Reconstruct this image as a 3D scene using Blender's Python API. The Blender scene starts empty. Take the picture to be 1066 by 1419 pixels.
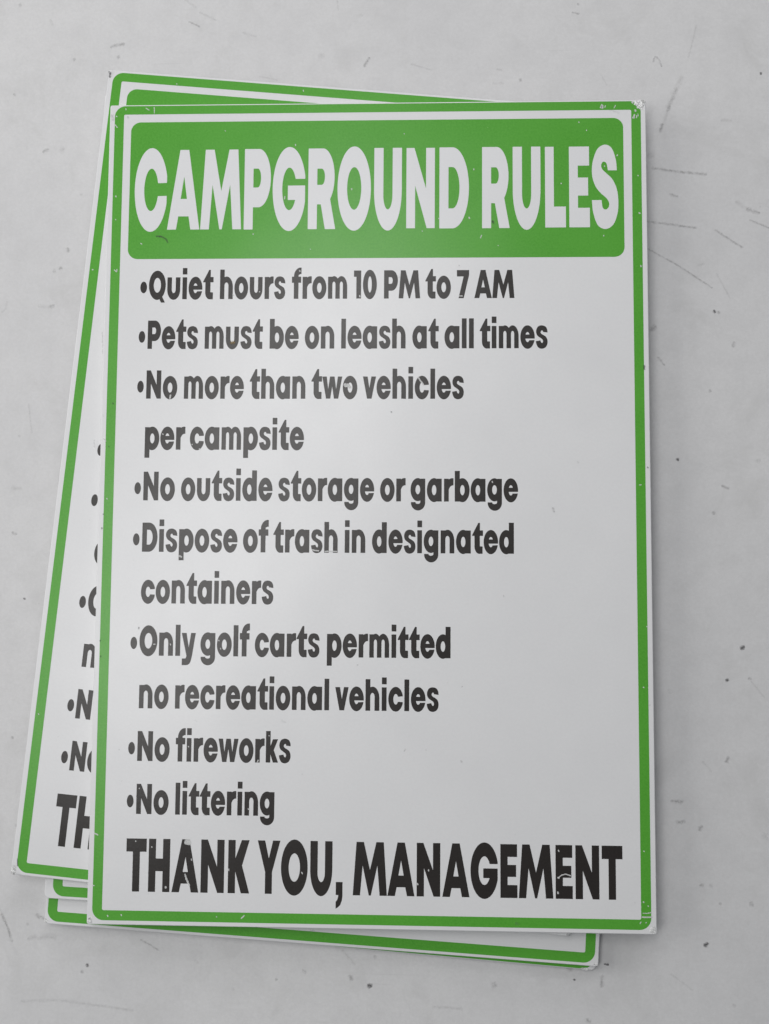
import bpy, bmesh, math, random
import numpy as np
from mathutils import Matrix, Vector
from mathutils.geometry import delaunay_2d_cdt

scene = bpy.context.scene
COL = scene.collection
STACK = 0.0164                     # height of the top face of the stack above the tabletop (m)

# ------------------------------------------------------------------ camera
cam_d = bpy.data.cameras.new("camera")
cam = bpy.data.objects.new("camera", cam_d)
COL.objects.link(cam)
cam_d.sensor_fit = 'AUTO'
cam_d.sensor_width = 36.0
cam_d.lens = 36.0 * 1480.0 / 1419.0
cam_d.clip_start = 0.01
cam_d.clip_end = 50.0
_r = ((0.99931868, 0.00699533, -0.0362386), (0.00398272, -0.99657919, -0.08254729), (-0.03669208, 0.08234672, -0.99592806))
cam.matrix_world = Matrix(((_r[0][0], -_r[1][0], -_r[2][0], 0.028315),
                           (_r[0][1], -_r[1][1], -_r[2][1], -0.05348467),
                           (_r[0][2], -_r[1][2], -_r[2][2], 0.58560739 + STACK),
                           (0, 0, 0, 1)))
scene.camera = cam

# ------------------------------------------------------------------ world and lamps
world = bpy.data.worlds.new("World")
scene.world = world
world.use_nodes = True
bg = world.node_tree.nodes["Background"]
bg.inputs[0].default_value = (0.90, 0.95, 1.0, 1)
bg.inputs[1].default_value = 0.185

def area(name, loc, target, sx, sy, power, color):
    d = bpy.data.lights.new(name, 'AREA')
    d.shape = 'RECTANGLE'
    d.size = sx
    d.size_y = sy
    d.energy = power
    d.color = color
    o = bpy.data.objects.new(name, d)
    COL.objects.link(o)
    o.location = loc
    o.rotation_euler = (Vector(target) - Vector(loc)).to_track_quat('-Z', 'Y').to_euler()
    return o

# a window on the left, a fainter one beyond the top of the picture, and a long ceiling light
area("window_light", (-1.65, 0.35, 0.9), (0, 0, 0), 1.3, 0.9, 13.4, (1.0, 0.99, 0.975))
area("far_window_light", (0.0, 1.7, 1.0), (0, 0, 0), 1.4, 0.9, 11.6, (0.985, 0.975, 1.0))
area("ceiling_light", (-0.25, 0.135, 1.1), (0, 0, 0), 1.0, 0.22, 5.35, (1.0, 0.995, 0.99))

vs = scene.view_settings
vs.view_transform = 'Standard'
vs.look = 'None'
vs.exposure = 0.0
vs.gamma = 1.0
vs.use_curve_mapping = False
scene.cycles.use_denoising = True
# ------------------------------------------------------------------ materials
def new_mat(name):
    m = bpy.data.materials.new(name)
    m.use_nodes = True
    nt = m.node_tree
    return m, nt, nt.nodes["Principled BSDF"]

def nd(nt, t, **kw):
    n = nt.nodes.new(t)
    for k, v in kw.items():
        setattr(n, k, v)
    return n

def noise(nt, scale, detail=3.0, rough=0.55, coord='Object', dist=0.0):
    tc = nd(nt, 'ShaderNodeTexCoord')
    n = nd(nt, 'ShaderNodeTexNoise')
    n.inputs['Scale'].default_value = scale
    n.inputs['Detail'].default_value = detail
    n.inputs['Roughness'].default_value = rough
    n.inputs['Distortion'].default_value = dist
    nt.links.new(tc.outputs[coord], n.inputs['Vector'])
    return n.outputs['Fac']

def ramp(nt, fac, stops):
    r = nd(nt, 'ShaderNodeValToRGB')
    e = r.color_ramp.elements
    while len(e) < len(stops):
        e.new(0.5)
    for i, (p, c) in enumerate(stops):
        e[i].position = p
        e[i].color = c if len(c) == 4 else (*c, 1)
    nt.links.new(fac, r.inputs[0])
    return r.outputs[0]

def mix(nt, fac, a, b):
    n = nd(nt, 'ShaderNodeMix', data_type='RGBA')
    for s, v in ((n.inputs[0], fac), (n.inputs[6], a), (n.inputs[7], b)):
        if isinstance(v, (int, float)):
            s.default_value = v
        elif isinstance(v, tuple):
            s.default_value = (*v, 1) if len(v) == 3 else v
        else:
            nt.links.new(v, s)
    return n.outputs[2]

def bump(nt, bsdf, height, strength, distance):
    b = nd(nt, 'ShaderNodeBump')
    b.inputs['Strength'].default_value = strength
    b.inputs['Distance'].default_value = distance
    nt.links.new(height, b.inputs['Height'])
    nt.links.new(b.outputs[0], bsdf.inputs['Normal'])
    return b

def sheet_bump(nt, bsdf):
    """orange-peel of the coat over the slight waviness of thin sheet metal"""
    b = bump(nt, bsdf, noise(nt, 700, 3, 0.6), 0.08, 0.0004)
    w = nd(nt, 'ShaderNodeBump')
    w.inputs['Strength'].default_value = 1.0
    w.inputs['Distance'].default_value = 0.0016
    nt.links.new(noise(nt, 8.0, 2.0, 0.5), w.inputs['Height'])
    nt.links.new(w.outputs[0], b.inputs['Normal'])

def g(v):
    return (v, v, v, 1)

def ink(name, base, tint, chip, chip_amt=0.735, rough=0.31):
    """gloss printed coat: slight mottling of the ink and pin-prick chips down to the white sheet"""
    m, nt, b = new_mat(name)
    mott = noise(nt, 900, 4, 0.7)
    big = noise(nt, 28, 4, 0.6)
    c = mix(nt, ramp(nt, mott, [(0.32, g(0)), (0.70, g(1))]), base, tint)
    c = mix(nt, ramp(nt, big, [(0.35, g(0)), (0.75, g(0.55))]), c, tint)
    sp = ramp(nt, noise(nt, 430, 2.0, 0.6), [(chip_amt, g(0)), (chip_amt + 0.03, g(1))])
    c = mix(nt, sp, c, chip)
    nt.links.new(c, b.inputs['Base Color'])
    b.inputs['Specular IOR Level'].default_value = 0.42
    rr = ramp(nt, noise(nt, 45, 5, 0.65), [(0.3, g(rough - 0.015)), (0.75, g(rough + 0.02))])
    nt.links.new(rr, b.inputs['Roughness'])
    sheet_bump(nt, b)
    return m

M_GREEN = ink("green_ink", (0.064, 0.305, 0.022), (0.098, 0.375, 0.040), (0.35, 0.60, 0.25), 0.775)
M_BLACK = ink("black_ink", (0.0165, 0.0135, 0.0120), (0.024, 0.020, 0.018), (0.42, 0.40, 0.38), 0.80)
M_WHITEINK = ink("white_ink", (0.70, 0.70, 0.71), (0.73, 0.73, 0.735), (0.55, 0.60, 0.52), 0.80)

def sheet_mat():
    m, nt, b = new_mat("white_enamel")
    c = mix(nt, ramp(nt, noise(nt, 18, 5, 0.6), [(0.3, g(0)), (0.75, g(1))]), (0.735, 0.733, 0.734), (0.695, 0.693, 0.697))
    sp = ramp(nt, noise(nt, 300, 2, 0.6), [(0.755, g(0)), (0.81, g(0.35))])
    c = mix(nt, sp, c, (0.42, 0.41, 0.39))
    c = mix(nt, ramp(nt, noise(nt, 620, 4, 0.75), [(0.35, g(0)), (0.70, g(0.22))]), c, (0.60, 0.60, 0.61))
    nt.links.new(c, b.inputs['Base Color'])
    rr = ramp(nt, noise(nt, 45, 5, 0.65), [(0.3, g(0.295)), (0.75, g(0.33))])
    nt.links.new(rr, b.inputs['Roughness'])
    sheet_bump(nt, b)
    return m
M_SHEET = sheet_mat()

def table_mat():
    m, nt, b = new_mat("white_painted_board")
    c = mix(nt, ramp(nt, noise(nt, 5.0, 5, 0.6), [(0.3, g(0)), (0.72, g(1))]), (0.690, 0.685, 0.684), (0.620, 0.616, 0.621))
    # smudges
    c = mix(nt, ramp(nt, noise(nt, 26, 6, 0.7, dist=0.6), [(0.52, g(0)), (0.80, g(0.50))]), c, (0.47, 0.465, 0.455))
    # grain of the paint
    c = mix(nt, ramp(nt, noise(nt, 70, 5, 0.65), [(0.42, g(0)), (0.70, g(0.25))]), c, (0.50, 0.497, 0.50))
    c = mix(nt, ramp(nt, noise(nt, 520, 5, 0.8), [(0.30, g(0)), (0.72, g(0.38))]), c, (0.47, 0.465, 0.46))
    # specks of dirt
    sp = ramp(nt, noise(nt, 170, 2, 0.6), [(0.75, g(0)), (0.82, g(0.30))])
    c = mix(nt, sp, c, (0.27, 0.26, 0.25))
    # fine scratches: noise stretched along one direction
    tc = nd(nt, 'ShaderNodeTexCoord')
    for rot, sc, amt in ((0.5, (14, 420, 1), 0.15), (-0.62, (10, 360, 1), 0.14), (1.25, (16, 380, 1), 0.12)):
        mp = nd(nt, 'ShaderNodeMapping')
        mp.inputs['Rotation'].default_value = (0, 0, rot)
        mp.inputs['Scale'].default_value = sc
        nt.links.new(tc.outputs['Object'], mp.inputs['Vector'])
        n = nd(nt, 'ShaderNodeTexNoise')
        n.inputs['Scale'].default_value = 1.0
        n.inputs['Detail'].default_value = 2.0
        nt.links.new(mp.outputs[0], n.inputs['Vector'])
        c = mix(nt, ramp(nt, n.outputs['Fac'], [(0.74, g(0)), (0.80, g(amt))]), c, (0.36, 0.355, 0.35))
    nt.links.new(c, b.inputs['Base Color'])
    b.inputs['Roughness'].default_value = 0.55
    b.inputs['Specular IOR Level'].default_value = 0.35
    bump(nt, b, noise(nt, 420, 5, 0.75), 0.16, 0.0006)
    return m
M_TABLE = table_mat()

def scuff_mat(name, col, op_lo, op_hi, scale):
    m, nt, b = new_mat(name)
    b.inputs['Base Color'].default_value = (*col, 1)
    b.inputs['Roughness'].default_value = 0.7
    a = ramp(nt, noise(nt, scale, 4, 0.75), [(0.34, g(op_lo)), (0.66, g(op_hi))])
    at = nd(nt, 'ShaderNodeAttribute', attribute_name="soft")   # fades to nothing at the rim of each mark
    mu = nd(nt, 'ShaderNodeMath', operation='MULTIPLY')
    nt.links.new(a, mu.inputs[0])
    nt.links.new(at.outputs['Fac'], mu.inputs[1])
    nt.links.new(mu.outputs[0], b.inputs['Alpha'])
    return m
M_FAINT = scuff_mat("faint_grey_scuff", (0.20, 0.195, 0.19), 0.02, 0.16, 420)
M_MED = scuff_mat("grey_scuff", (0.19, 0.185, 0.18), 0.03, 0.38, 480)
M_DARK = scuff_mat("dark_dirt", (0.06, 0.058, 0.06), 0.3, 1.0, 1200)
M_CHIP = scuff_mat("bare_white_chip", (0.70, 0.70, 0.69), 0.55, 1.0, 1500)
M_STAIN = scuff_mat("brown_stain", (0.30, 0.21, 0.09), 0.4, 1.0, 1200)
SCUFF = {'f': M_FAINT, 'm': M_MED, 'd': M_DARK, 'w': M_CHIP, 'b': M_STAIN}

def crushed_mat():
    m, nt, b = new_mat("crushed_bare_metal")
    n = noise(nt, 700, 4, 0.8)
    c = ramp(nt, n, [(0.34, (0.10, 0.10, 0.095)), (0.42, (0.50, 0.50, 0.49)), (0.50, (0.84, 0.84, 0.83))])
    nt.links.new(c, b.inputs['Base Color'])
    nt.links.new(ramp(nt, n, [(0.4, g(0.0)), (0.65, g(0.5))]), b.inputs['Metallic'])
    b.inputs['Roughness'].default_value = 0.34
    bump(nt, b, noise(nt, 900, 4, 0.7), 0.9, 0.0006)
    return m
M_CRUSH = crushed_mat()
# ------------------------------------------------------------------ wear: (kind, width mm, points mm) on the tabletop and on the sheets
TABLE_MARKS = [
 ('f', 1.5, [(-114.3, 300.8), (-107.7, 295.8)]),
 ('f', 1.25, [(-105.5, 293.0), (-95.5, 288.0)]),
 ('m', 1.0, [(-111.8, 287.3), (-105.3, 284.1)]),
 ('m', 2.0, [(-158.1, 272.3), (-154.2, 273.6), (-150.3, 274.0)]),
 ('m', 2.0, [(-154.0, 266.1), (-153.1, 265.6)]),
 ('m', 2.0, [(-180.3, 265.0), (-179.5, 264.6)]),
 ('m', 2.0, [(-214.1, 299.0), (-213.2, 298.6)]),
 ('f', 1.5, [(-195.0, 289.8), (-193.2, 286.2)]),
 ('m', 1.5, [(-7.6, 258.6), (-4.6, 263.8)]),
 ('f', 3.0, [(-34.0, 265.5), (-31.8, 265.0)]),
 ('f', 1.25, [(-79.5, 280.2), (-71.7, 277.5)]),
 ('f', 1.0, [(-69.2, 253.1), (-58.5, 250.8)]),
 ('f', 1.0, [(-24.1, 299.5), (-23.2, 293.2)]),
 ('f', 1.5, [(-10.0, 290.4), (-8.7, 289.5)]),
 ('m', 1.25, [(113.9, 290.0), (118.1, 289.1)]),
 ('m', 1.5, [(117.3, 295.3), (117.7, 294.4)]),
 ('f', 1.0, [(185.6, 281.2), (183.4, 271.1), (180.7, 261.6)]),
 ('m', 1.0, [(160.4, 259.2), (161.6, 262.7), (163.7, 260.9), (165.3, 256.5)]),
 ('f', 2.5, [(176.8, 249.9), (172.5, 240.8), (168.3, 231.8)]),
 ('d', 1.2, [(221.9, 252.0), (222.3, 251.1)]),
 ('m', 1.75, [(83.1, 249.6), (83.9, 248.7)]),
 ('f', 1.5, [(67.6, 247.2), (73.8, 247.5)]),
 ('f', 1.0, [(19.9, 259.6), (31.8, 255.9)]),
 ('f', 1.0, [(130.3, 251.7), (133.6, 245.6)]),
 ('f', 1.5, [(70.1, 255.9), (73.0, 255.4)]),
 ('f', 2.0, [(173.8, 242.5), (168.7, 230.5), (163.9, 217.1)]),
 ('m', 1.75, [(169.5, 232.6), (168.2, 229.6)]),
 ('m', 1.5, [(165.2, 221.9), (163.9, 217.6)]),
 ('m', 1.5, [(159.1, 195.7), (173.9, 193.4), (189.9, 191.6)]),
 ('m', 1.25, [(155.8, 164.1), (169.3, 162.3), (183.6, 160.1)]),
 ('m', 1.0, [(156.0, 148.0), (173.0, 138.2), (191.9, 125.1)]),
 ('m', 1.25, [(194.2, 158.8), (201.8, 153.7), (209.5, 148.6)]),
 ('m', 1.1, [(213.9, 164.6), (224.8, 159.9)]),
 ('m', 2.0, [(212.8, 171.0), (219.3, 168.8)]),
 ('f', 2.0, [(206.4, 175.3), (212.8, 171.0)]),
 ('f', 1.0, [(194.5, 133.5), (202.0, 118.8)]),
 ('d', 1.4, [(192.9, 112.1), (193.3, 110.8)]),
 ('m', 1.75, [(194.9, 111.3), (195.7, 110.4)]),
 ('m', 1.25, [(160.8, 85.1), (164.4, 80.5)]),
 ('m', 2.0, [(203.5, 93.7), (203.1, 91.2)]),
 ('m', 2.5, [(157.0, 100.5), (159.5, 103.0)]),
 ('m', 1.5, [(168.7, 180.2), (173.2, 178.9)]),
 ('f', 1.5, [(184.4, 138.1), (187.7, 139.4)]),
 ('f', 2.0, [(199.1, 223.7), (204.8, 223.6)]),
 ('f', 3.5, [(157.5, 203.8), (159.2, 202.1)]),
 ('d', 1.6, [(170.5, 26.9), (171.3, 26.1)]),
 ('m', 2.0, [(189.3, 66.0), (190.1, 65.6)]),
 ('m', 1.75, [(190.0, -3.2), (190.8, -4.0)]),
 ('m', 1.5, [(195.5, 11.9), (199.1, 10.3)]),
 ('f', 2.0, [(215.0, 26.2), (216.6, 25.8)]),
 ('d', 1.8, [(204.1, -78.9), (205.7, -77.6)]),
 ('d', 1.8, [(195.8, -95.9), (196.6, -96.3)]),
 ('m', 1.75, [(208.1, -95.0), (209.2, -95.4)]),
 ('f', 1.0, [(209.2, -96.6), (216.5, -105.6)]),
 ('f', 2.0, [(164.2, -101.8), (165.3, -103.3)]),
 ('f', 1.1, [(182.0, -140.5), (186.7, -145.9)]),
 ('m', 2.25, [(194.6, -140.3), (196.2, -138.3)]),
 ('m', 2.0, [(164.8, -162.1), (170.7, -162.4)]),
 ('m', 2.0, [(167.4, -173.3), (171.7, -173.2)]),
 ('m', 2.0, [(179.5, -177.4), (181.1, -175.4)]),
 ('m', 2.0, [(179.7, -206.6), (180.9, -207.0)]),
 ('m', 2.0, [(206.3, -215.7), (207.5, -217.2)]),
 ('f', 3.5, [(214.1, -180.7), (215.3, -179.5)]),
 ('f', 2.0, [(185.2, -206.5), (185.9, -207.7)]),
 ('m', 1.5, [(189.7, -216.4), (190.4, -216.8)]),
 ('m', 1.25, [(-205.4, -229.0), (-201.9, -235.5), (-198.8, -243.6)]),
 ('f', 2.5, [(-189.6, -241.5), (-182.3, -241.0), (-174.6, -240.9)]),
 ('m', 0.9, [(-127.0, -241.2), (-121.7, -243.8), (-116.8, -246.8)]),
 ('d', 1.4, [(-156.4, -254.9), (-156.0, -256.0)]),
 ('m', 1.75, [(-159.5, -258.8), (-158.7, -259.2)]),
 ('f', 1.5, [(-192.4, -275.2), (-172.3, -274.4), (-148.1, -277.0), (-130.0, -279.0)]),
 ('f', 1.5, [(-96.3, -251.8), (-95.0, -252.9)]),
 ('m', 1.75, [(-36.8, -255.7), (-35.6, -257.2)]),
 ('m', 1.5, [(-51.8, -260.9), (-51.0, -261.3)]),
 ('f', 1.5, [(-75.6, -266.4), (-74.8, -267.1)]),
 ('f', 1.5, [(-15.1, -244.9), (-8.3, -252.4)]),
 ('m', 2.0, [(-11.0, -258.2), (-10.2, -260.5)]),
 ('d', 2.4, [(-0.7, -263.0), (0.5, -263.7)]),
 ('m', 1.75, [(2.3, -247.6), (3.1, -248.4)]),
 ('m', 2.5, [(67.3, -260.9), (68.4, -262.0)]),
 ('d', 1.0, [(110.6, -257.8), (111.4, -258.2)]),
 ('m', 2.5, [(107.5, -252.2), (109.5, -252.9)]),
 ('d', 1.8, [(181.1, -238.6), (183.1, -237.8)]),
 ('m', 1.75, [(126.2, -255.6), (125.4, -261.3)]),
 ('m', 2.5, [(117.8, -278.8), (119.0, -279.9)]),
 ('f', 2.0, [(196.0, -269.3), (197.1, -270.0)]),
 ('d', 1.2, [(127.4, -249.5), (129.4, -249.8)]),
 ('m', 2.0, [(-196.6, 208.6), (-193.7, 209.9)]),
 ('f', 3.5, [(-186.3, 209.4), (-184.6, 209.8)]),
 ('m', 1.75, [(-180.2, 150.2), (-179.7, 148.0)]),
 ('m', 2.0, [(-188.2, 136.4), (-187.0, 136.8)]),
 ('m', 2.0, [(-184.5, 138.1), (-183.2, 138.5)]),
 ('f', 2.0, [(-196.1, 115.8), (-190.1, 115.4)]),
 ('m', 2.0, [(-189.2, 115.4), (-187.1, 116.2)]),
 ('f', 1.25, [(-214.9, 118.5), (-215.6, 114.2), (-217.6, 112.0)]),
 ('m', 1.5, [(-215.6, 243.7), (-214.7, 243.2)]),
 ('f', 1.5, [(-173.5, 182.7), (-172.6, 182.2)]),
 ('f', 2.5, [(-208.0, 9.4), (-202.9, 9.0)]),
 ('m', 1.5, [(-207.0, -16.4), (-204.5, -17.2)]),
 ('d', 1.04, [(-199.0, -53.8), (-198.2, -54.2)]),
 ('m', 1.5, [(-202.9, -131.6), (-202.4, -132.4)]),
 ('m', 1.5, [(-199.1, -179.7), (-198.6, -180.9)]),
 ('f', 1.5, [(-205.3, 39.5), (-204.4, 39.1)]),
 ('m', 2.0, [(-185.5, -228.6), (-184.3, -230.5)]),
 ('m', 1.75, [(-182.7, -229.7), (-181.4, -230.9)]),
 ('m', 1.5, [(-191.0, -233.8), (-190.2, -234.1)]),
 ('f', 1.1, [(-206.4, -225.5), (-203.8, -230.5), (-199.3, -240.1)]),
 ('f', 1.1, [(163.1, -254.1), (174.5, -262.2)]),
 ('f', 1.5, [(34.4, -273.7), (50.0, -274.5)]),
 ('f', 1.0, [(-200.0, 58.0), (-197.7, 41.2)]),
]
CHIPS = [
 ('w', 0.64, [(47.8, 116.2), (49.4, 116.1)]),
 ('w', 2.8, [(-98.9, -183.7), (-97.9, -185.2)]),
 ('w', 1.2, [(-97.4, -184.1), (-97.5, -185.6)]),
 ('w', 0.88, [(-99.5, -201.4), (-98.5, -204.3), (-97.0, -207.3)]),
 ('w', 1.2, [(-110.0, -208.3), (-109.6, -208.6)]),
 ('w', 0.6, [(-117.9, -187.1), (-117.8, -187.6)]),
 ('w', 0.6, [(-126.9, -184.3), (-126.6, -184.5)]),
 ('w', 0.56, [(-75.9, -198.2), (-75.8, -199.2)]),
 ('w', 0.56, [(-96.2, -193.2), (-96.0, -194.0)]),
 ('w', 0.56, [(100.7, -199.9), (102.5, -198.6), (104.6, -198.0), (107.2, -198.9)]),
 ('w', 0.8, [(100.4, -199.9), (101.1, -200.3)]),
 ('w', 0.88, [(100.2, -207.4), (100.4, -208.2)]),
 ('w', 0.6, [(100.8, -185.6), (101.1, -186.4)]),
 ('w', 0.6, [(31.6, -196.9), (31.8, -197.6)]),
 ('w', 0.56, [(25.7, -204.1), (26.0, -204.9)]),
 ('w', 0.52, [(-36.5, -199.3), (-35.9, -200.2)]),
 ('w', 0.72, [(24.9, 70.2), (26.3, 68.0), (28.0, 65.9)]),
 ('w', 2.0, [(-15.9, 65.8), (-13.5, 65.4)]),
 ('w', 1.2, [(-13.4, 64.4), (-12.6, 64.8)]),
 ('w', 0.64, [(-32.9, -26.1), (-31.3, -26.5), (-29.3, -26.6)]),
 ('w', 0.64, [(-25.9, -27.0), (-22.9, -26.9), (-19.3, -26.9)]),
 ('w', 0.96, [(-113.9, 58.1), (-113.4, 60.1)]),
 ('w', 0.88, [(-106.6, -29.8), (-105.2, -30.4)]),
 ('w', 0.72, [(-8.1, 116.6), (-7.8, 115.8)]),
 ('w', 0.72, [(-42.0, 131.1), (-41.8, 130.5)]),
 ('w', 0.64, [(-64.6, 119.1), (-64.3, 118.9)]),
 ('w', 0.52, [(-79.5, 117.5), (-79.3, 116.8)]),
 ('w', 0.56, [(-119.7, -78.5), (-118.7, -78.4)]),
 ('w', 0.48, [(-110.4, -78.1), (-110.2, -78.9)]),
 ('w', 0.64, [(-83.8, -75.9), (-83.4, -76.3)]),
 ('w', 0.48, [(-82.7, -80.2), (-82.5, -80.8)]),
 ('w', 0.64, [(65.8, 12.1), (66.1, 11.3)]),
 ('w', 0.56, [(-99.2, -133.4), (-98.9, -133.8)]),
 ('w', 0.56, [(-60.9, -140.3), (-61.2, -141.4)]),
 ('w', 0.48, [(-55.2, -127.1), (-55.1, -127.5)]),
 ('w', 0.52, [(-65.9, -166.1), (-65.7, -166.8)]),
 ('w', 0.48, [(-125.6, -156.1), (-125.4, -156.5)]),
 ('w', 0.64, [(-117.6, 38.2), (-117.1, 37.9)]),
 ('w', 0.52, [(-100.9, 32.4), (-100.7, 32.0)]),
 ('w', 0.48, [(-96.8, 29.8), (-96.2, 29.6)]),
 ('w', 1.04, [(127.3, 224.2), (127.8, 226.0), (128.1, 223.9)]),
 ('w', 0.48, [(129.4, 224.3), (129.9, 225.4)]),
 ('w', 0.48, [(134.6, 223.9), (135.4, 225.5)]),
 ('w', 0.88, [(145.6, 217.9), (145.9, 220.0)]),
 ('w', 0.56, [(147.1, 218.1), (147.3, 219.5)]),
 ('w', 0.56, [(145.0, 217.9), (145.1, 218.7)]),
 ('w', 0.96, [(146.3, 222.7), (146.7, 221.9)]),
 ('w', 0.52, [(147.9, 220.4), (148.1, 219.1)]),
 ('w', 0.88, [(144.8, 227.4), (145.2, 226.7)]),
 ('w', 0.72, [(144.7, -219.7), (147.3, -219.7), (149.9, -219.5)]),
 ('w', 0.44, [(145.1, -217.6), (147.0, -217.7), (149.6, -217.2)]),
 ('w', 0.72, [(145.4, -211.7), (145.7, -212.1)]),
 ('w', 0.6, [(147.8, -213.7), (148.1, -214.1)]),
 ('w', 0.52, [(143.5, -223.1), (144.1, -222.1)]),
 ('w', 0.52, [(146.5, -222.6), (146.9, -222.3)]),
 ('w', 0.56, [(147.4, 184.8), (147.7, 184.4)]),
 ('w', 0.64, [(147.7, 163.2), (148.5, 162.8)]),
 ('w', 0.72, [(148.4, 133.1), (148.5, 132.3)]),
 ('w', 0.56, [(146.1, 10.3), (147.2, 10.5)]),
 ('w', 0.56, [(149.0, -66.6), (149.3, -66.7)]),
 ('w', 0.56, [(146.8, -99.1), (147.2, -99.4)]),
 ('w', 0.48, [(145.9, -185.3), (146.3, -185.7)]),
 ('w', 0.72, [(-147.8, 175.0), (-147.5, 174.4)]),
 ('w', 0.52, [(-147.4, 161.3), (-147.3, 160.9)]),
 ('w', 0.52, [(-147.4, 131.9), (-145.9, 130.7), (-145.8, 132.3)]),
 ('w', 0.6, [(-150.6, 35.4), (-149.5, 34.2), (-149.7, 33.4)]),
 ('w', 0.6, [(-147.9, 2.0), (-147.7, 1.4)]),
 ('w', 0.56, [(-148.7, 222.1), (-148.2, 221.6)]),
 ('w', 0.52, [(-131.7, 226.6), (-129.8, 225.3)]),
 ('w', 0.48, [(-126.9, 227.0), (-126.7, 223.5)]),
 ('w', 0.48, [(-143.4, 226.5), (-143.1, 225.6)]),
 ('w', 0.48, [(-149.2, 216.9), (-147.9, 215.2)]),
 ('w', 0.6, [(-149.5, -180.5), (-147.5, -181.4)]),
 ('w', 0.52, [(-149.6, -208.3), (-148.7, -208.1)]),
 ('w', 0.64, [(-141.1, -223.6), (-140.9, -224.3)]),
 ('w', 0.52, [(-133.7, -223.0), (-133.4, -223.8)]),
 ('w', 0.6, [(-68.6, -224.0), (-67.6, -223.0), (-66.9, -222.6)]),
 ('w', 0.48, [(-82.0, -223.3), (-81.7, -223.6)]),
 ('w', 0.64, [(-13.2, 178.3), (-13.1, 177.6)]),
 ('w', 0.72, [(53.1, 161.3), (53.4, 160.5)]),
 ('w', 0.52, [(36.0, 160.8), (36.3, 160.4)]),
 ('w', 0.52, [(26.7, 153.5), (27.1, 153.3)]),
 ('w', 0.52, [(55.7, 189.3), (55.8, 188.6)]),
 ('w', 0.64, [(104.5, 180.5), (104.8, 180.2)]),
 ('w', 0.56, [(128.9, 190.4), (129.1, 189.9)]),
 ('w', 0.52, [(128.1, 150.5), (128.1, 149.9)]),
 ('w', 0.52, [(135.9, 196.1), (136.3, 196.8)]),
 ('w', 0.52, [(59.5, 149.2), (60.1, 150.9)]),
 ('w', 0.52, [(-51.0, 174.1), (-51.1, 172.4)]),
 ('w', 0.56, [(-68.7, 152.4), (-68.5, 152.0)]),
 ('w', 0.48, [(-45.4, 204.5), (-45.3, 203.6)]),
 ('w', 0.52, [(114.7, 216.1), (115.0, 215.6)]),
 ('w', 0.48, [(119.1, 211.4), (119.1, 210.8)]),
 ('w', 0.52, [(-132.7, 147.3), (-131.9, 146.7)]),
 ('w', 0.4, [(-85.8, 212.9), (-85.5, 212.5)]),
 ('w', 0.4, [(16.3, 210.3), (16.5, 209.8)]),
 ('w', 0.4, [(69.2, 145.0), (69.5, 144.8)]),
 ('w', 0.4, [(-36.2, 143.5), (-35.9, 143.2)]),
]
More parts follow.
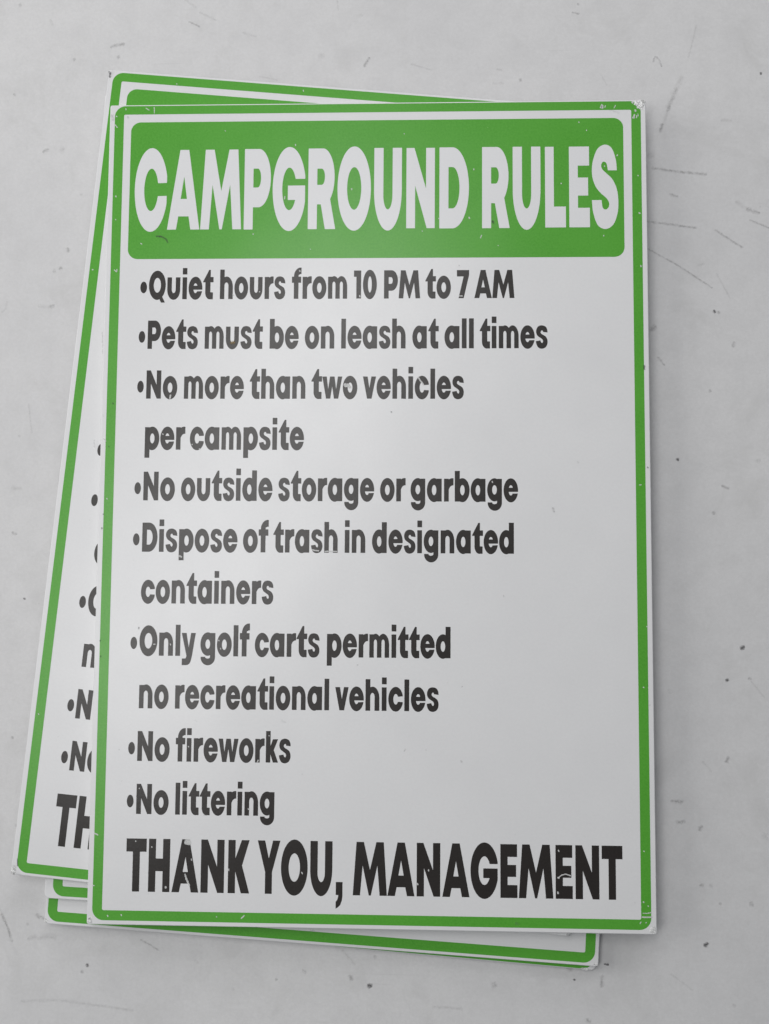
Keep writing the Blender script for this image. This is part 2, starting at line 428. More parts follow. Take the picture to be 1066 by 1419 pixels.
SPECKS = [
 ('d', 0.88, [(-123.8, 151.4), (-120.9, 151.1), (-118.4, 149.6), (-117.1, 147.7)]),
 ('d', 1.2, [(66.3, 159.1), (66.5, 157.7)]),
 ('d', 0.72, [(-128.1, -69.2), (-128.0, -70.1)]),
 ('d', 0.72, [(10.0, 50.8), (10.4, 50.4)]),
 ('m', 0.56, [(71.8, -50.2), (72.1, -51.3)]),
 ('m', 0.8, [(13.9, 127.1), (14.2, 126.8)]),
 ('m', 0.8, [(47.4, 133.7), (47.8, 133.4)]),
 ('m', 1.4, [(98.9, -2.5), (99.6, -4.5)]),
 ('m', 1.0, [(48.9, -139.3), (49.2, -140.1)]),
 ('m', 0.8, [(-37.0, -147.5), (-36.7, -147.7)]),
 ('m', 0.8, [(-7.6, -88.5), (-7.2, -88.9)]),
 ('m', 0.8, [(18.2, -134.7), (19.0, -133.5)]),
 ('m', 0.8, [(29.9, -133.8), (30.3, -134.0)]),
 ('m', 0.96, [(-142.0, 221.6), (-141.9, 220.3)]),
 ('d', 0.64, [(-146.0, 55.8), (-145.8, 55.0)]),
 ('d', 0.8, [(-147.6, 31.1), (-147.4, 30.8)]),
 ('d', 0.72, [(-149.7, -6.7), (-149.6, -7.1)]),
 ('d', 0.72, [(-150.2, -14.3), (-150.1, -15.1)]),
 ('d', 0.8, [(-149.4, -76.6), (-149.2, -77.0)]),
 ('d', 0.88, [(-148.9, -85.1), (-148.7, -85.5)]),
 ('m', 0.64, [(-151.2, 48.9), (-151.1, 48.0)]),
 ('d', 0.96, [(149.6, 76.8), (149.6, 74.4)]),
 ('d', 0.68, [(150.7, 20.3), (150.8, 19.7)]),
 ('m', 0.72, [(150.1, -108.2), (150.3, -109.0)]),
 ('m', 1.6, [(78.1, -223.9), (79.6, -224.6)]),
 ('d', 1.36, [(105.1, -229.5), (106.3, -229.4)]),
 ('m', 0.96, [(-31.4, -229.5), (-29.1, -229.6)]),
 ('m', 0.6, [(-137.3, -135.4), (-136.9, -135.8)]),
 ('m', 0.64, [(141.0, -212.0), (141.1, -212.7)]),
 ('m', 0.64, [(93.8, -209.8), (94.0, -210.9)]),
 ('m', 0.56, [(-46.9, -104.1), (-46.1, -104.5)]),
 ('m', 0.8, [(-89.8, -170.2), (-87.8, -169.4)]),
 ('f', 0.8, [(-48.6, -118.9), (-46.2, -120.0)]),
 ('f', 0.8, [(-96.0, -119.4), (-94.8, -120.1)]),
 ('f', 0.8, [(-34.6, 14.6), (-34.2, 13.8)]),
 ('f', 0.8, [(-71.4, -169.2), (-70.9, -171.1)]),
 ('m', 1.8, [(-151.2, 222.5), (-150.5, 219.9)]),
 ('f', 1.2, [(72.8, -28.7), (73.2, -29.5)]),
 ('f', 1.2, [(112.4, 23.0), (113.2, 22.6)]),
 ('m', 0.64, [(41.5, -97.4), (41.8, -97.8)]),
 ('m', 0.64, [(49.3, -100.0), (49.7, -99.6)]),
 ('f', 1.2, [(132.2, 223.1), (137.4, 220.9)]),
 ('m', 0.8, [(-155.9, 34.6), (-155.7, 30.5)]),
]
STAIN = [
 ('b', 1.6, [(-80.0, 89.6), (-78.8, 90.2), (-78.2, 89.8)]),
]
SECOND_MARKS = [
 ('d', 1.2, [(-152.2, 227.3), (-151.5, 226.7), (-151.4, 224.1)]),
 ('f', 2.4, [(-151.3, 225.9), (-149.3, 226.9)]),
 ('w', 0.72, [(-147.9, 110.2), (-147.4, 110.0)]),
 ('m', 0.6, [(-137.8, 74.7), (-136.6, 65.7)]),
 ('d', 1.4, [(-150.9, -227.5), (-150.4, -228.2)]),
 ('m', 2.0, [(-151.2, -224.1), (-150.4, -227.1)]),
 ('f', 1.6, [(-148.7, -227.7), (-146.2, -228.2)]),
 ('d', 0.64, [(-149.5, -220.0), (-148.9, -223.8)]),
 ('w', 0.56, [(-112.1, 223.3), (-111.8, 222.9)]),
 ('w', 0.56, [(-38.6, 225.3), (-38.3, 224.5)]),
 ('w', 0.52, [(-147.9, -141.2), (-147.4, -141.6)]),
 ('m', 0.64, [(-142.8, -0.2), (-142.5, -0.6)]),
 ('m', 0.52, [(-136.5, 64.8), (-136.3, 62.4)]),
]
# ------------------------------------------------------------------ lettering: outlines of a heavy geometric sans, units cap height = 700
STEP = 6.0
BOLD = 3.0
GX, GY = np.meshgrid(np.arange(-40, 860, STEP), np.arange(-260, 800, STEP))

def rect(x0, y0, x1, y1):
    return np.minimum(np.minimum(GX - x0, x1 - GX), np.minimum(GY - y0, y1 - GY))

def ell(cx, cy, rx, ry):
    u, v = (GX - cx) / rx, (GY - cy) / ry
    k = np.sqrt(u * u + v * v) + 1e-9
    gr = np.sqrt((u / rx) ** 2 + (v / ry) ** 2) + 1e-9
    return (1 - k) * k / gr                              # first-order distance

def U(*a):
    r = a[0]
    for b in a[1:]:
        r = np.maximum(r, b)
    return r

def I(*a):
    r = a[0]
    for b in a[1:]:
        r = np.minimum(r, b)
    return r

def sub(a, *bs):
    for b in bs:
        a = np.minimum(a, -b)
    return a

def poly(pts):
    n = len(pts)
    d = np.full(GX.shape, 1e9)
    inside = np.zeros(GX.shape, bool)
    for i in range(n):
        (ax, ay), (bx, by) = pts[i], pts[(i + 1) % n]
        ex, ey = bx - ax, by - ay
        t = np.clip(((GX - ax) * ex + (GY - ay) * ey) / (ex * ex + ey * ey), 0, 1)
        d = np.minimum(d, np.hypot(GX - ax - t * ex, GY - ay - t * ey))
        if ay != by:
            c = ((ay > GY) != (by > GY)) & (GX < (bx - ax) * (GY - ay) / (by - ay) + ax)
            inside ^= c
    return np.where(inside, d, -d)

def curve_outline(runs, n=5):
    """closed outline from smooth runs that meet in sharp corners"""
    out = []
    for run in runs:
        k = [np.array(p, float) for p in run]
        if len(k) == 2:
            out.append(tuple(k[0]))
            continue
        k = [2 * k[0] - k[1]] + k + [2 * k[-1] - k[-2]]
        for i in range(1, len(k) - 2):
            for j in range(n):
                t = j / n
                p = 0.5 * (2 * k[i] + (k[i + 1] - k[i - 1]) * t + (2 * k[i - 1] - 5 * k[i] + 4 * k[i + 1] - k[i + 2]) * t * t
                           + (3 * k[i] - k[i - 1] - 3 * k[i + 1] + k[i + 2]) * t ** 3)
                out.append(tuple(p))
    return out

def glyph_fields():
    S, h = 171.0, 160.0
    F, W, P = {}, {}, {}
    def bowl(x0, x1, y0=-14, y1=559, s=178):
        cx, cy, rx, ry = (x0 + x1) / 2, (y0 + y1) / 2, (x1 - x0) / 2, (y1 - y0) / 2
        return ell(cx, cy, rx, ry), ell(cx, cy, rx - s, ry - h)
    # --- lower case
    o, oi = bowl(0, 540)
    F['o'] = sub(o, oi); W['o'] = 540
    F['c'] = sub(o, oi, poly([(275, 272), (300, 212), (700, 196), (700, 352), (300, 332)])); W['c'] = 520
    F['c'] = I(F['c'], rect(-10, -100, 522, 700))
    eo, ei = bowl(0, 530)
    F['e'] = sub(U(sub(eo, ei), I(eo, rect(100, 238, 560, 332))), poly([(265, 238), (265, 190), (600, 196), (600, 238)])); W['e'] = 530
    def arch(x0, x1, top=559, inner=418, spring=290):
        blk = U(ell((x0 + x1) / 2, spring, (x1 - x0) / 2, top - spring), rect(x0, 0, x1, spring))
        xi0, xi1 = x0 + 157, x1 - S
        sl = U(ell((xi0 + xi1) / 2, inner - 90, (xi1 - xi0) / 2, 90), rect(xi0, -100, xi1, inner - 90))
        return blk, sl
    blk, sl = arch(14, 505)
    n_ = U(sub(blk, sl), rect(0, 0, S, 545))
    F['n'] = n_; W['n'] = 505
    F['h'] = U(n_, rect(0, 0, S, 735)); W['h'] = 505
    def u_(w):
        b = U(ell(w / 2, 240, w / 2, 254), rect(0, 240, w, 545))
        s = U(ell(w / 2, 245, w / 2 - S, 96), rect(S, 245, w - S, 700))
        return sub(b, s)
    F['u'] = u_(500); W['u'] = 500
    b1, s1 = arch(14, 448, inner=425); b2, s2 = arch(292, 735, inner=425)
    s1 = U(ell(224, 350, 62, 78), rect(162, -100, 286, 350))
    s2 = U(ell(511, 350, 62, 78), rect(449, -100, 573, 350))
    F['m'] = sub(U(I(b1, rect(0, 0, 449, 700)), b2, rect(0, 0, 162, 545)), s1, s2); W['m'] = 735
    a_o, a_i = bowl(0, 530)
    F['a'] = U(sub(a_o, a_i), sub(rect(535 - S, 0, 545, 545), ell(265, 272, 130, 130))); W['a'] = 545
    F['d'] = U(sub(a_o, a_i), sub(rect(535 - S, 0, 545, 735), ell(265, 272, 110, 126))); W['d'] = 545
    b_o, b_i = bowl(15, 545)
    F['b'] = U(sub(b_o, b_i), sub(rect(0, 0, 10 + S, 735), ell(280, 272, 110, 126))); W['b'] = 545
    F['p'] = U(sub(b_o, b_i), sub(rect(0, -200, 10 + S, 545), ell(280, 272, 110, 126))); W['p'] = 545
    g_o, g_i = bowl(0, 535, 8, 559)
    hook = I(sub(ell(278, -30, 262, 187), ell(270, -26, 92, 38)), U(rect(18, -300, 700, -22), rect(372, -300, 700, 20)))
    F['g'] = U(sub(g_o, g_i), sub(rect(535 - S, -32, 540, 545), ell(267, 283, 110, 126)), hook); W['g'] = 540
    F['l'] = rect(0, 0, S, 735); W['l'] = S
    F['i'] = U(rect(0, 0, S, 545), rect(2, 622, S + 2, 778)); W['i'] = S + 2
    F['r'] = U(rect(0, 0, S, 545), sub(I(ell(300, 262, 275, 297), rect(20, 300, 345, 700)), U(ell(330, 250, 159, 140), rect(S, 0, 800, 250)))); W['r'] = 345
    t_ = U(poly([(0, 422), (0, 440), (222, 728), (282, 728), (282, 549), (395, 549), (395, 422)]), rect(84, 150, 278, 500))
    foot = sub(U(I(ell(264, 165, 180, 172), rect(0, -50, 380, 166)), rect(264, -5, 380, 166)), U(ell(372, 250, 94, 88), rect(278, 250, 600, 545)))
    F['t'] = U(t_, foot); W['t'] = 395
    f_ = U(rect(78, 0, 78 + S, 590), rect(0, 402, 350, 549), sub(I(ell(330, 560, 252, 218), rect(60, 545, 360, 790)), U(ell(340, 545, 92, 76), rect(78 + S, 500, 800, 600))))
    F['f'] = f_; W['f'] = 360
    P['s'] = curve_outline([[(438, 384), (420, 466), (352, 535), (222, 561), (92, 535), (22, 458), (16, 372), (66, 304), (166, 254), (238, 218), (268, 170), (244, 128), (204, 136), (178, 168), (172, 190)],
                            [(172, 190), (0, 170)],
                            [(0, 170), (24, 92), (92, 14), (216, -15), (350, 14), (424, 92), (434, 190), (386, 270), (294, 318), (218, 346), (180, 382), (196, 424), (236, 436), (264, 418), (270, 398)],
                            [(270, 398), (438, 384)]]); W['s'] = 438
    P['v'] = [(0, 545), (176, 545), (246, 265), (318, 545), (493, 545), (330, 0), (160, 0)]; W['v'] = 493
    P['w'] = [(0, 545), (167, 545), (225, 235), (290, 545), (460, 545), (525, 235), (587, 545), (752, 545), (605, 0), (445, 0), (376, 300), (307, 0), (147, 0)]; W['w'] = 752
    P['y'] = [(0, 545), (174, 545), (262, 200), (340, 545), (510, 545), (386, 0), (354, -95), (328, -150), (290, -190), (240, -213), (165, -221), (20, -221), (20, -63), (125, -63), (160, -55), (180, -20), (186, 0)]; W['y'] = 510
    P['k'] = [(0, 0), (S, 0), (S, 190), (270, 0), (462, 0), (298, 290), (452, 545), (262, 545), (S, 385), (S, 735), (0, 735)]; W['k'] = 462
    # --- capitals and figures
    H = 167.0
    F['O'] = sub(ell(325, 350, 325, 365), ell(325, 350, 325 - 183, 365 - 176)); W['O'] = 650
    F['C'] = sub(F['O'], poly([(325, 290), (900, 296), (900, 416), (325, 410)])); F['C'] = I(F['C'], rect(-10, -50, 632, 800)); W['C'] = 630
    F['Q'] = U(F['O'], poly([(330, 130), (468, 130), (630, -82), (480, -82)])); W['Q'] = 650
    F['G'] = U(sub(F['O'], rect(325, 375, 900, 440)), I(rect(300, 256, 636, 376), U(ell(325, 350, 316, 365), rect(300, 256, 600, 376)))); F['G'] = I(F['G'], rect(-10, -50, 634, 800)); W['G'] = 632
    F['D'] = sub(U(rect(0, 0, 251, 700), I(ell(250, 350, 320, 350), rect(240, -50, 800, 750))), U(rect(S, H, 256, 700 - H), I(ell(254, 350, 138, 350 - H), rect(240, 0, 800, 700)))); W['D'] = 570
    F['P'] = U(rect(0, 0, S, 700), sub(U(rect(0, 194, 280, 700), ell(280, 447, 236, 253)), U(rect(S, 361, 262, 533), ell(262, 447, 66, 86)))); W['P'] = 516
    F['R'] = U(U(rect(0, 0, S, 700), sub(U(rect(0, 216, 280, 700), ell(280, 452, 232, 248)), U(rect(S, 380, 262, 528), ell(262, 454, 66, 74)))), poly([(232, 260), (420, 275), (532, 0), (335, 0)])); W['R'] = 532
    F['R'] = sub(F['R'], poly([(S, -10), (S, 216), (250, 216), (337, -10)]))
    F['U'] = sub(U(ell(268, 330, 268, 346), rect(0, 330, 537, 700)), U(ell(268, 290, 268 - 176, 128), rect(176, 290, 537 - 176, 800))); W['U'] = 537
    P['S'] = curve_outline([[(490, 491), (470, 588), (390, 686), (258, 715), (120, 680), (34, 590), (4, 500), (20, 418), (84, 344), (182, 290), (280, 252), (334, 208), (318, 168), (262, 152), (208, 170), (188, 234)],
                            [(188, 234), (0, 234)],
                            [(0, 234), (22, 128), (110, 18), (262, -16), (410, 22), (494, 118), (513, 222), (486, 328), (404, 412), (310, 456), (216, 496), (186, 530), (206, 560), (248, 566), (292, 548), (316, 491)],
                            [(316, 491), (490, 491)]]); W['S'] = 513
    F['0'] = sub(ell(245, 350, 245, 364), ell(245, 350, 245 - 172, 364 - 160)); W['0'] = 490
    P['M'] = [(0, 0), (172, 0), (230, 390), (380, 0), (428, 0), (578, 390), (636, 0), (808, 0), (728, 700), (552, 700), (404, 335), (256, 700), (80, 700)]; W['M'] = 808
    P['N'] = [(0, 0), (172, 0), (172, 369), (400, 0), (556, 0), (556, 700), (384, 700), (384, 345), (156, 700), (0, 700)]; W['N'] = 556
    P['L'] = [(0, 0), (402, 0), (402, 180), (S, 180), (S, 700), (0, 700)]; W['L'] = 402
    P['E'] = [(0, 0), (400, 0), (400, 168), (S, 168), (S, 274), (370, 274), (370, 430), (S, 430), (S, 534), (393, 534), (393, 700), (0, 700)]; W['E'] = 400
    P['T'] = [(157, 0), (327, 0), (327, 526), (484, 526), (484, 700), (0, 700), (0, 526), (157, 526)]; W['T'] = 484
    P['H'] = [(0, 0), (S, 0), (S, 273), (340, 273), (340, 0), (512, 0), (512, 700), (340, 700), (340, 440), (S, 440), (S, 700), (0, 700)]; W['H'] = 512
    P['K'] = [(0, 0), (172, 0), (172, 285), (313, 0), (512, 0), (333, 364), (503, 700), (319, 700), (172, 460), (172, 700), (0, 700)]; W['K'] = 512
    P['Y'] = [(0, 700), (182, 700), (279, 465), (378, 700), (558, 700), (362, 285), (362, 0), (192, 0), (192, 285)]; W['Y'] = 558
    P['1'] = [(90, 0), (260, 0), (260, 700), (0, 700), (0, 543), (90, 543)]; W['1'] = 260
    P['7'] = [(0, 700), (428, 700), (428, 575), (238, 0), (58, 0), (235, 540), (0, 540)]; W['7'] = 428
    P[','] = [(0, 170), (165, 170), (165, -15), (150, -75), (112, -130), (60, -160), (0, -178), (0, -88), (38, -62), (58, -25), (62, 0), (0, 0)]; W[','] = 165
    out = {}
    for k, f in F.items():
        out[k] = (contours(f + BOLD), W[k])
    for k, p in P.items():
        out[k] = ([[(float(x), float(y)) for x, y in p]], W[k])
    out['A'] = ([[(0, 0), (178, 0), (218, 115), (422, 115), (462, 0), (640, 0), (408, 700), (232, 700)], [(258, 268), (382, 268), (320, 465)]], 640)
    out['•'] = ([[(131 + 131 * math.cos(a * math.pi / 24), 296 + 146 * math.sin(a * math.pi / 24)) for a in range(48)]], 262)
    return out

def contours(f):
    """marching squares on the field, outlines simplified"""
    ny, nx = f.shape
    f = np.where(np.abs(f) < 1e-6, 1e-6, f)
    pos = f > 0
    segs = {}
    def pt(j0, i0, j1, i1):
        a, b = f[j0, i0], f[j1, i1]
        t = a / (a - b)
        return (GX[j0, i0] + t * (GX[j1, i1] - GX[j0, i0]), GY[j0, i0] + t * (GY[j1, i1] - GY[j0, i0]))
    code = pos[:-1, :-1] * 1 + pos[:-1, 1:] * 2 + pos[1:, 1:] * 4 + pos[1:, :-1] * 8
    js, is_ = np.nonzero((code > 0) & (code < 15))
    links, P = {}, {}
    # edges: bottom ('h',j,i), right ('v',j,i+1), top ('h',j+1,i), left ('v',j,i); inside kept on the left
    T = {1: [(3, 0)], 2: [(0, 1)], 3: [(3, 1)], 4: [(1, 2)], 5: [(3, 2), (1, 0)], 6: [(0, 2)], 7: [(3, 2)], 8: [(2, 3)], 9: [(2, 0)], 10: [(2, 1), (0, 3)], 11: [(2, 1)], 12: [(1, 3)], 13: [(1, 0)], 14: [(0, 3)]}
    for j, i in zip(js.tolist(), is_.tolist()):
        e = (('h', j, i), ('v', j, i + 1), ('h', j + 1, i), ('v', j, i))
        for a, b in T[int(code[j, i])]:
            links[e[a]] = e[b]
    def epos(e):
        k, j, i = e
        return pt(j, i, j, i + 1) if k == 'h' else pt(j, i, j + 1, i)
    loops, seen = [], set()
    for s in links:
        if s in seen:
            continue
        lp, c = [], s
        while c not in seen:
            seen.add(c)
            lp.append(epos(c))
            c = links.get(c)
            if c is None:
                break
        if len(lp) > 6:
            loops.append(simplify(lp, 0.55))
    return loops

def simplify(pts, tol):
    n = len(pts)
    a = np.array(pts)
    far = int(np.argmax(((a - a[0]) ** 2).sum(1)))
    def dp(i, j):
        if j <= i + 1:
            return []
        p, q = a[i % n], a[j % n]
        e = q - p
        L = math.hypot(*e) or 1e-9
        seg = a[[k % n for k in range(i + 1, j)]]
        d = np.abs((seg[:, 0] - p[0]) * e[1] - (seg[:, 1] - p[1]) * e[0]) / L
        k = int(np.argmax(d))
        if d[k] < tol:
            return []
        m = i + 1 + k
        return dp(i, m) + [m % n] + dp(m, j)
    idx = [0] + dp(0, far) + [far] + dp(far, n)
    return [pts[k] for k in idx]

GL = glyph_fields()
_cache = {}
def glyph_tris(ch):
    if ch not in _cache:
        loops, w = GL[ch]
        vs_, fs, n = [], [], 0
        for lp in loops:
            vs_ += [Vector(p) for p in lp]
            fs.append(list(range(n, n + len(lp))))
            n += len(lp)
        r = delaunay_2d_cdt(vs_, [], fs, 2, 1e-4)
        _cache[ch] = ([(v.x, v.y) for v in r[0]], [tuple(t) for t in r[2]], w)
    return _cache[ch]

ROUND = set("oceQOCGSsdag0")
def side(ch, left):
    """side bearings"""
    if ch in "AYvwyV":
        return 4
    if ch in "MTKtfr7k," and not left:
        return 8
    if ch in "tfT7" and left:
        return 14
    if ch == 'M':
        return 12
    if ch in "oceQOCGSs0" or (ch in "dagq" and left) or (ch in "bpDPR" and not left):
        return 22
    if ch in "LE" and not left:
        return 20
    return 46

def layout(text):
    x, out = 0.0, []
    for k, ch in enumerate(text):
        w = glyph_tris(ch)[2]
        if k:
            x += side(text[k - 1], False) + side(ch, True)
        out.append((ch, x))
        x += w
    return out, x

def text_mesh(name, words, base, cap, z, mat):
    """one mesh for a line of lettering; words = (text, x0, x1) in mm on the sheet"""
    V, F = [], []
    sy = cap / 700.0
    for text, x0, x1 in words:
        gl, w = layout(text)
        sx = (x1 - x0) / w
        for ch, gx in gl:
            v, f, _ = glyph_tris(ch)
            n = len(V)
            V += [((x0 + (gx + p[0]) * sx) / 1000, (base + p[1] * sy) / 1000, z) for p in v]
            F += [tuple(n + q for q in t) for t in f]
    me = bpy.data.meshes.new(name)
    me.from_pydata(V, [], F)
    me.materials.append(mat)
    me.update()
    return me
# ------------------------------------------------------------------ helpers
def link(name, me, parent=None):
    o = bpy.data.objects.new(name, me)
    COL.objects.link(o)
    if parent:
        o.parent = parent
    return o

def mesh_bm(name, bm, mat):
    me = bpy.data.meshes.new(name)
    bm.to_mesh(me)
    bm.free()
    me.materials.append(mat)
    return me

def rr_outline(x0, y0, x1, y1, r, n=10):
    pts = []
    for cx, cy, a0 in ((x1 - r, y0 + r, -90), (x1 - r, y1 - r, 0), (x0 + r, y1 - r, 90), (x0 + r, y0 + r, 180)):
        for k in range(n + 1):
            a = math.radians(a0 + 90 * k / n)
            pts.append((cx + r * math.cos(a), cy + r * math.sin(a)))
    return pts

def sheet_mesh(name, hx, hy, t, r, ox=0.0, oy=0.0):
    """rounded-edge plate, its top face at z = 0"""
    bm = bmesh.new()
    b = 0.00045
    rings = []
    for z, ins in ((-t, b), (-t + b * 0.3, b * 0.3), (-t + b, 0), (-b, 0), (-b * 0.3, b * 0.3), (0, b)):
        pts = rr_outline(-hx + ins + ox, -hy + ins + oy, hx - ins + ox, hy - ins + oy, max(r - ins, 0.0002), 6)
        rings.append([bm.verts.new((x, y, z)) for x, y in pts])
    n = len(rings[0])
    for a, c in zip(rings[:-1], rings[1:]):
        for k in range(n):
            bm.faces.new((a[k], a[(k + 1) % n], c[(k + 1) % n], c[k]))
    bm.faces.new(rings[-1])
    bm.faces.new(list(reversed(rings[0])))
    me = mesh_bm(name, bm, M_SHEET)
    for p in me.polygons:
        p.use_smooth = len(p.vertices) == 4
    return me

def border_mesh(name, o, i, z):
    bm = bmesh.new()
    A = [bm.verts.new((x, y, z)) for x, y in rr_outline(*o, 0.0062, 10)]
    B = [bm.verts.new((x, y, z)) for x, y in rr_outline(*i, 0.0009, 10)]
    n = len(A)
    for k in range(n):
        bm.faces.new((A[k], A[(k + 1) % n], B[(k + 1) % n], B[k]))
    return mesh_bm(name, bm, M_GREEN)

def panel_mesh(name, x0, y0, x1, y1, r, z):
    bm = bmesh.new()
    bm.faces.new([bm.verts.new((x, y, z)) for x, y in rr_outline(x0, y0, x1, y1, r, 10)])
    return mesh_bm(name, bm, M_GREEN)

def marks_mesh(name, groups, base_mesh=None, dz=4e-6):
    """ragged-edged flat marks: scratches, chips and specks of dirt, widths and positions in mm"""
    V, F, MI = [], [], []
    mats, mi = [], {}
    if base_mesh:                                        # the marks become part of this sheet
        V = [tuple(v.co) for v in base_mesh.vertices]
        F = [tuple(p.vertices) for p in base_mesh.polygons]
        MI = [0] * len(F)
        mats = list(base_mesh.materials)
    n_base = len(F)
    SOFT = [1.0] * len(V)
    rnd = random.Random(3)
    for q, (kind, w, pts, z) in enumerate((k, w, p, z) for marks, z in groups for k, w, p in marks):
        if kind not in mi:
            mi[kind] = len(mats)
            mats.append(SCUFF[kind])
        zz = z + (q % 12) * dz
        P = [Vector(p) for p in pts]
        # resample
        R = []
        for a, b in zip(P[:-1], P[1:]):
            m = max(2, int((b - a).length / max(0.5, 0.4 * w)))
            R += [a.lerp(b, k / m) for k in range(m)]
        R.append(P[-1])
        d0 = (R[1] - R[0]).normalized() * (0.35 * w)
        d1 = (R[-1] - R[-2]).normalized() * (0.35 * w)
        R = [R[0] - d0] + R + [R[-1] + d1]
        n = len(R)
        base = len(V)
        w *= 1.1 if kind == 'w' else 1.5
        for k, p in enumerate(R):
            t = (R[min(k + 1, n - 1)] - R[max(k - 1, 0)]).normalized()
            nn = Vector((-t.y, t.x))
            end = 0.3 if k in (0, n - 1) else 1.0
            off = nn * rnd.uniform(-0.08, 0.08) * w
            for s in (1, 0, -1):
                v = p + off + nn * (s * rnd.uniform(0.35, 0.62) * w * end)
                V.append((v.x / 1000, v.y / 1000, zz))
                SOFT.append((0.9 if kind == 'w' else 0.0) if s else (0.5 if k in (0, n - 1) else 1.0))
        for k in range(n - 1):
            for c in (0, 1):
                q0 = base + 3 * k + c
                F.append((q0, q0 + 1, q0 + 4, q0 + 3))
                MI.append(mi[kind])
    me = bpy.data.meshes.new(name)
    me.from_pydata(V, [], F)
    for m in mats:
        me.materials.append(m)
    me.polygons.foreach_set('material_index', MI)
    at = me.attributes.new("soft", 'FLOAT', 'POINT')
    at.data.foreach_set('value', SOFT)
    for k in range(n_base):
        me.polygons[k].use_smooth = base_mesh.polygons[k].use_smooth
    me.update()
    return me

def crush_mesh(name, cx, cy, rx, ry, hgt, seed, n=22):
    """crumpled bare corner where the coat has flaked off"""
    rnd = random.Random(seed)
    ph = [(rnd.uniform(0.9, 3.2), rnd.uniform(0.9, 3.2), rnd.uniform(0, 6.3)) for _ in range(7)]
    bm = bmesh.new()
    rows = []
    for j in range(n + 1):
        row = []
        for i in range(n + 1):
            u, v = 2 * i / n - 1, 2 * j / n - 1
            # square to disc, ragged rim
            x, y = u * math.sqrt(1 - v * v / 2), v * math.sqrt(1 - u * u / 2)
            rr = math.hypot(x, y)
            an = math.atan2(y, x)
            rag = 1 + 0.16 * math.sin(3 * an + ph[0][2]) + 0.10 * math.sin(7 * an + ph[1][2]) + 0.05 * math.sin(13 * an + ph[2][2])
            x, y = x * rag, y * rag
            hh = sum(math.sin(a * 2.6 * x + b * 2.6 * y + c) for a, b, c in ph) / 7
            hh = abs(hh) * (1 - min(rr, 1) ** 4)
            row.append(bm.verts.new((cx + x * rx, cy + y * ry, 0.00008 + hgt * hh - (0.0003 if rr > 0.98 else 0))))
        rows.append(row)
    for j in range(n):
        for i in range(n):
            bm.faces.new((rows[j][i], rows[j][i + 1], rows[j + 1][i + 1], rows[j + 1][i]))
    return mesh_bm(name, bm, M_CRUSH)

# ------------------------------------------------------------------ tabletop
bm = bmesh.new()
bmesh.ops.create_cube(bm, size=1.0)
bmesh.ops.scale(bm, vec=(1.5, 1.5, 0.03), verts=bm.verts)
bmesh.ops.translate(bm, vec=(0, 0, -0.015), verts=bm.verts)
bmesh.ops.bevel(bm, geom=list(bm.edges), offset=0.003, segments=2, affect='EDGES')
table = link("tabletop", mesh_bm("tabletop", bm, M_TABLE))
table["kind"] = "structure"
table["label"] = "scuffed white painted tabletop under the stack of signs"
link("scuff_marks", marks_mesh("scuff_marks", [(TABLE_MARKS, 0.00002)]), table)

# ------------------------------------------------------------------ signs
RULES = [
    (114.9, [("•", -132.2, -128.4), ("Quiet", -127.27, -90.68), ("hours", -86.87, -50.0), ("from", -46.21, -15.12), ("10", -11.35, 1.49), ("PM", 5.62, 25.82), ("to", 28.77, 42.96), ("7", 46.34, 53.14), ("AM", 56.08, 78.36)]),
    (86.5, [("•", -132.4, -128.7), ("Pets", -127.25, -98.83), ("must", -94.91, -62.26), ("be", -58.27, -42.04), ("on", -38.52, -22.08), ("leash", -18.12, 17.78), ("at", 21.64, 36.23), ("all", 39.52, 55.72), ("times", 59.08, 96.63)]),
    (58.1, [("•", -132.48, -128.8), ("No", -127.34, -109.89), ("more", -105.99, -72.4), ("than", -69.08, -37.9), ("two", -34.51, -8.93), ("vehicles", -5.79, 50.25)]),
    (29.4, [("per", -127.38, -104.77), ("campsite", -102.05, -38.32)]),
    (0.9, [("•", -132.55, -128.9), ("No", -127.53, -109.9), ("outside", -106.39, -55.46), ("storage", -52.21, 0.92), ("or", 4.27, 18.24), ("garbage", 21.06, 79.99)]),
    (-27.6, [("•", -132.6, -128.95), ("Dispose", -127.44, -74.42), ("of", -71.26, -57.21), ("trash", -54.49, -18.96), ("in", -14.98, -3.74), ("designated", 0.03, 77.62)]),
    (-56.0, [("containers", -127.35, -54.05)]),
    (-84.6, [("•", -132.49, -128.8), ("Only", -127.49, -96.42), ("golf", -93.71, -66.66), ("carts", -63.72, -28.27), ("permitted", -24.16, 43.14)]),
    (-113.2, [("no", -126.94, -110.69), ("recreational", -107.04, -22.73), ("vehicles", -19.39, 36.79)]),
    (-141.6, [("•", -132.2, -128.5), ("No", -127.15, -109.46), ("fireworks", -106.06, -43.28)]),
    (-169.9, [("•", -132.2, -128.5), ("No", -127.0, -109.34), ("littering", -105.6, -51.76)]),
]
CLOSING = (-210.95, [("THANK", -131.72, -64.58), ("YOU,", -60.36, -14.36), ("MANAGEMENT", -8.85, 134.68)])
TITLE = (155.1, [("CAMPGROUND", -136.78, 52.95), ("RULES", 60.49, 136.46)])

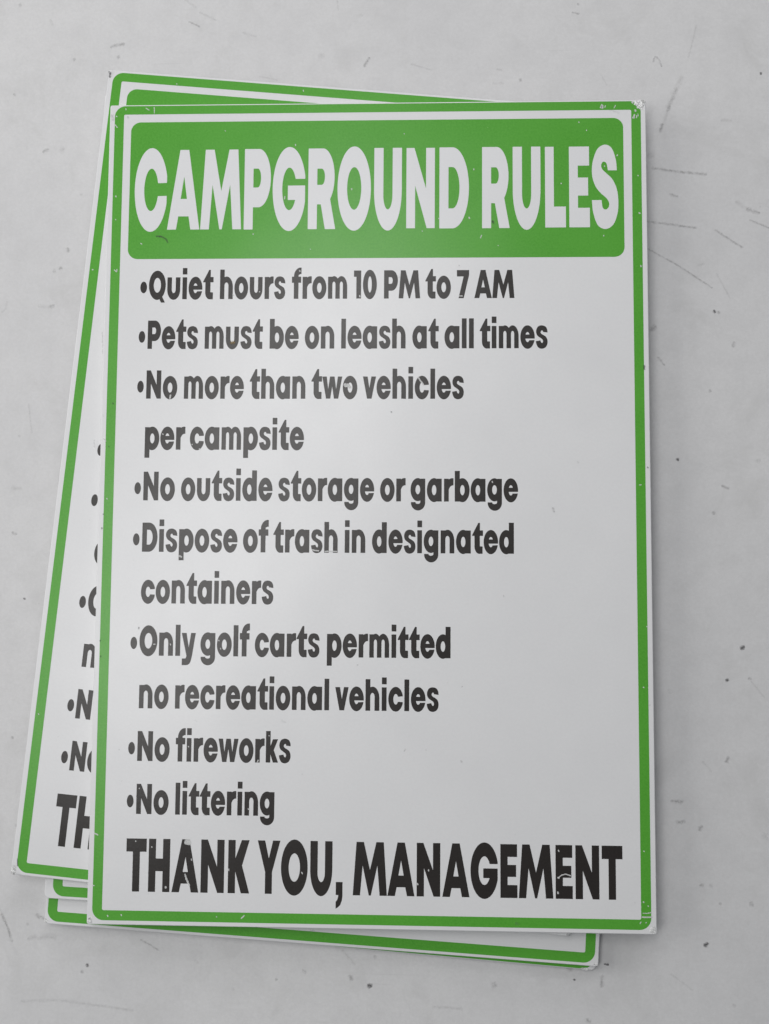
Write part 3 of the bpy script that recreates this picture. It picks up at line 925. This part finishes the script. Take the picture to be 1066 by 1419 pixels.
HX, HY, THICK = 0.1524, 0.2286, 0.0032
PRINT_Z = 0.00004
ME = {
    'sheet': sheet_mesh("sheet", HX, HY, THICK, 0.0012),
    'border': border_mesh("border", (-0.1495, -0.2263, 0.1495, 0.2279), (-0.1442, -0.2210, 0.1442, 0.2229), PRINT_Z),
    'low_border': border_mesh("border", (-0.1495, -0.2270, 0.1495, 0.2273), (-0.1442, -0.2217, 0.1442, 0.2222), PRINT_Z),
    'panel': panel_mesh("header_panel", -0.1399, 0.1381, 0.1396, 0.2182, 0.0056, PRINT_Z),
    'title': text_mesh("title_lettering", TITLE[1], TITLE[0], 46.6, PRINT_Z * 2, M_WHITEINK),
    'closing': text_mesh("closing_line", CLOSING[1], CLOSING[0], 28.0, PRINT_Z, M_BLACK),
    'rules': [text_mesh("rule_line", w, b, 16.05, PRINT_Z, M_BLACK) for b, w in RULES],
}

def sign(x, y, deg, z, label, sheet, border, full):
    root = bpy.data.objects.new("campground_sign", None)
    COL.objects.link(root)
    root.empty_display_size = 0.05
    root.location = (x / 1000, y / 1000, STACK + z / 1000)
    root.rotation_euler = (0, 0, math.radians(deg))
    root["label"] = label
    root["category"] = "sign"
    root["group"] = "stacked campground rules signs"
    link("sheet", sheet, root)
    link("border", border, root)
    if full:
        link("header_panel", ME['panel'], root)
        link("title_lettering", ME['title'], root)
        for m in ME['rules']:
            link("rule_line", m, root)
        link("closing_line", ME['closing'], root)
    return root

top = sign(0, 0, 0, 0, "white campground rules sign lying topmost on the stack, its whole text readable", marks_mesh("sheet", [(CHIPS, PRINT_Z * 3), (SPECKS + STAIN, PRINT_Z * 3 + 0.00005)], ME['sheet']), ME['border'], True)
link("crushed_corner", crush_mesh("crushed_corner", 0.1490, 0.2262, 0.0030, 0.0029, 0.0011, 11), top)
link("crushed_corner", crush_mesh("crushed_corner", 0.1503, -0.2262, 0.0015, 0.0019, 0.0008, 12), top)
link("crushed_corner", crush_mesh("crushed_corner", -0.1506, -0.2262, 0.0013, 0.0017, 0.0005, 13), top)

second = sign(-23.7, 10.1, -5.19, -3.3, "white sign tilted under the topmost one, its left edge with bullets sticking out", marks_mesh("sheet", [(SECOND_MARKS, PRINT_Z * 3)], ME['sheet']), ME['low_border'], True)

link("crushed_corner", crush_mesh("crushed_corner", -0.1508, -0.2268, 0.0015, 0.0020, 0.0006, 21), second)

sign(-14.2, 4.3, -2.6, -6.6, "white sign in mid stack, its small green lower left corner showing between two others", sheet_mesh("sheet", HX, HY, THICK, 0.0030, -0.0016), ME['low_border'], False)
fourth = sign(-15.3, -12.0, -3.27, -9.9, "white sign whose lower right corner and long bottom green edge stick out below the stack", sheet_mesh("sheet", HX - 0.0012, HY, THICK, 0.0016, 0.0004), ME['low_border'], False)
link("crushed_corner", crush_mesh("crushed_corner", 0.1502, -0.2272, 0.0012, 0.0009, 0.0004, 23), fourth)
link("crushed_corner", crush_mesh("crushed_corner", -0.1498, -0.2270, 0.0012, 0.0012, 0.0004, 24), fourth)
bottom = sign(-12.6, -14.65, -3.95, -13.2, "bottommost sign lying on the table, just a thin green sliver of its lower edge showing", sheet_mesh("sheet", HX - 0.0012, HY, THICK, 0.0030, -0.0003, 0.0011), ME['low_border'], False)
link("crushed_corner", crush_mesh("crushed_corner", 0.1450, -0.2270, 0.0022, 0.0007, 0.0004, 25), bottom)
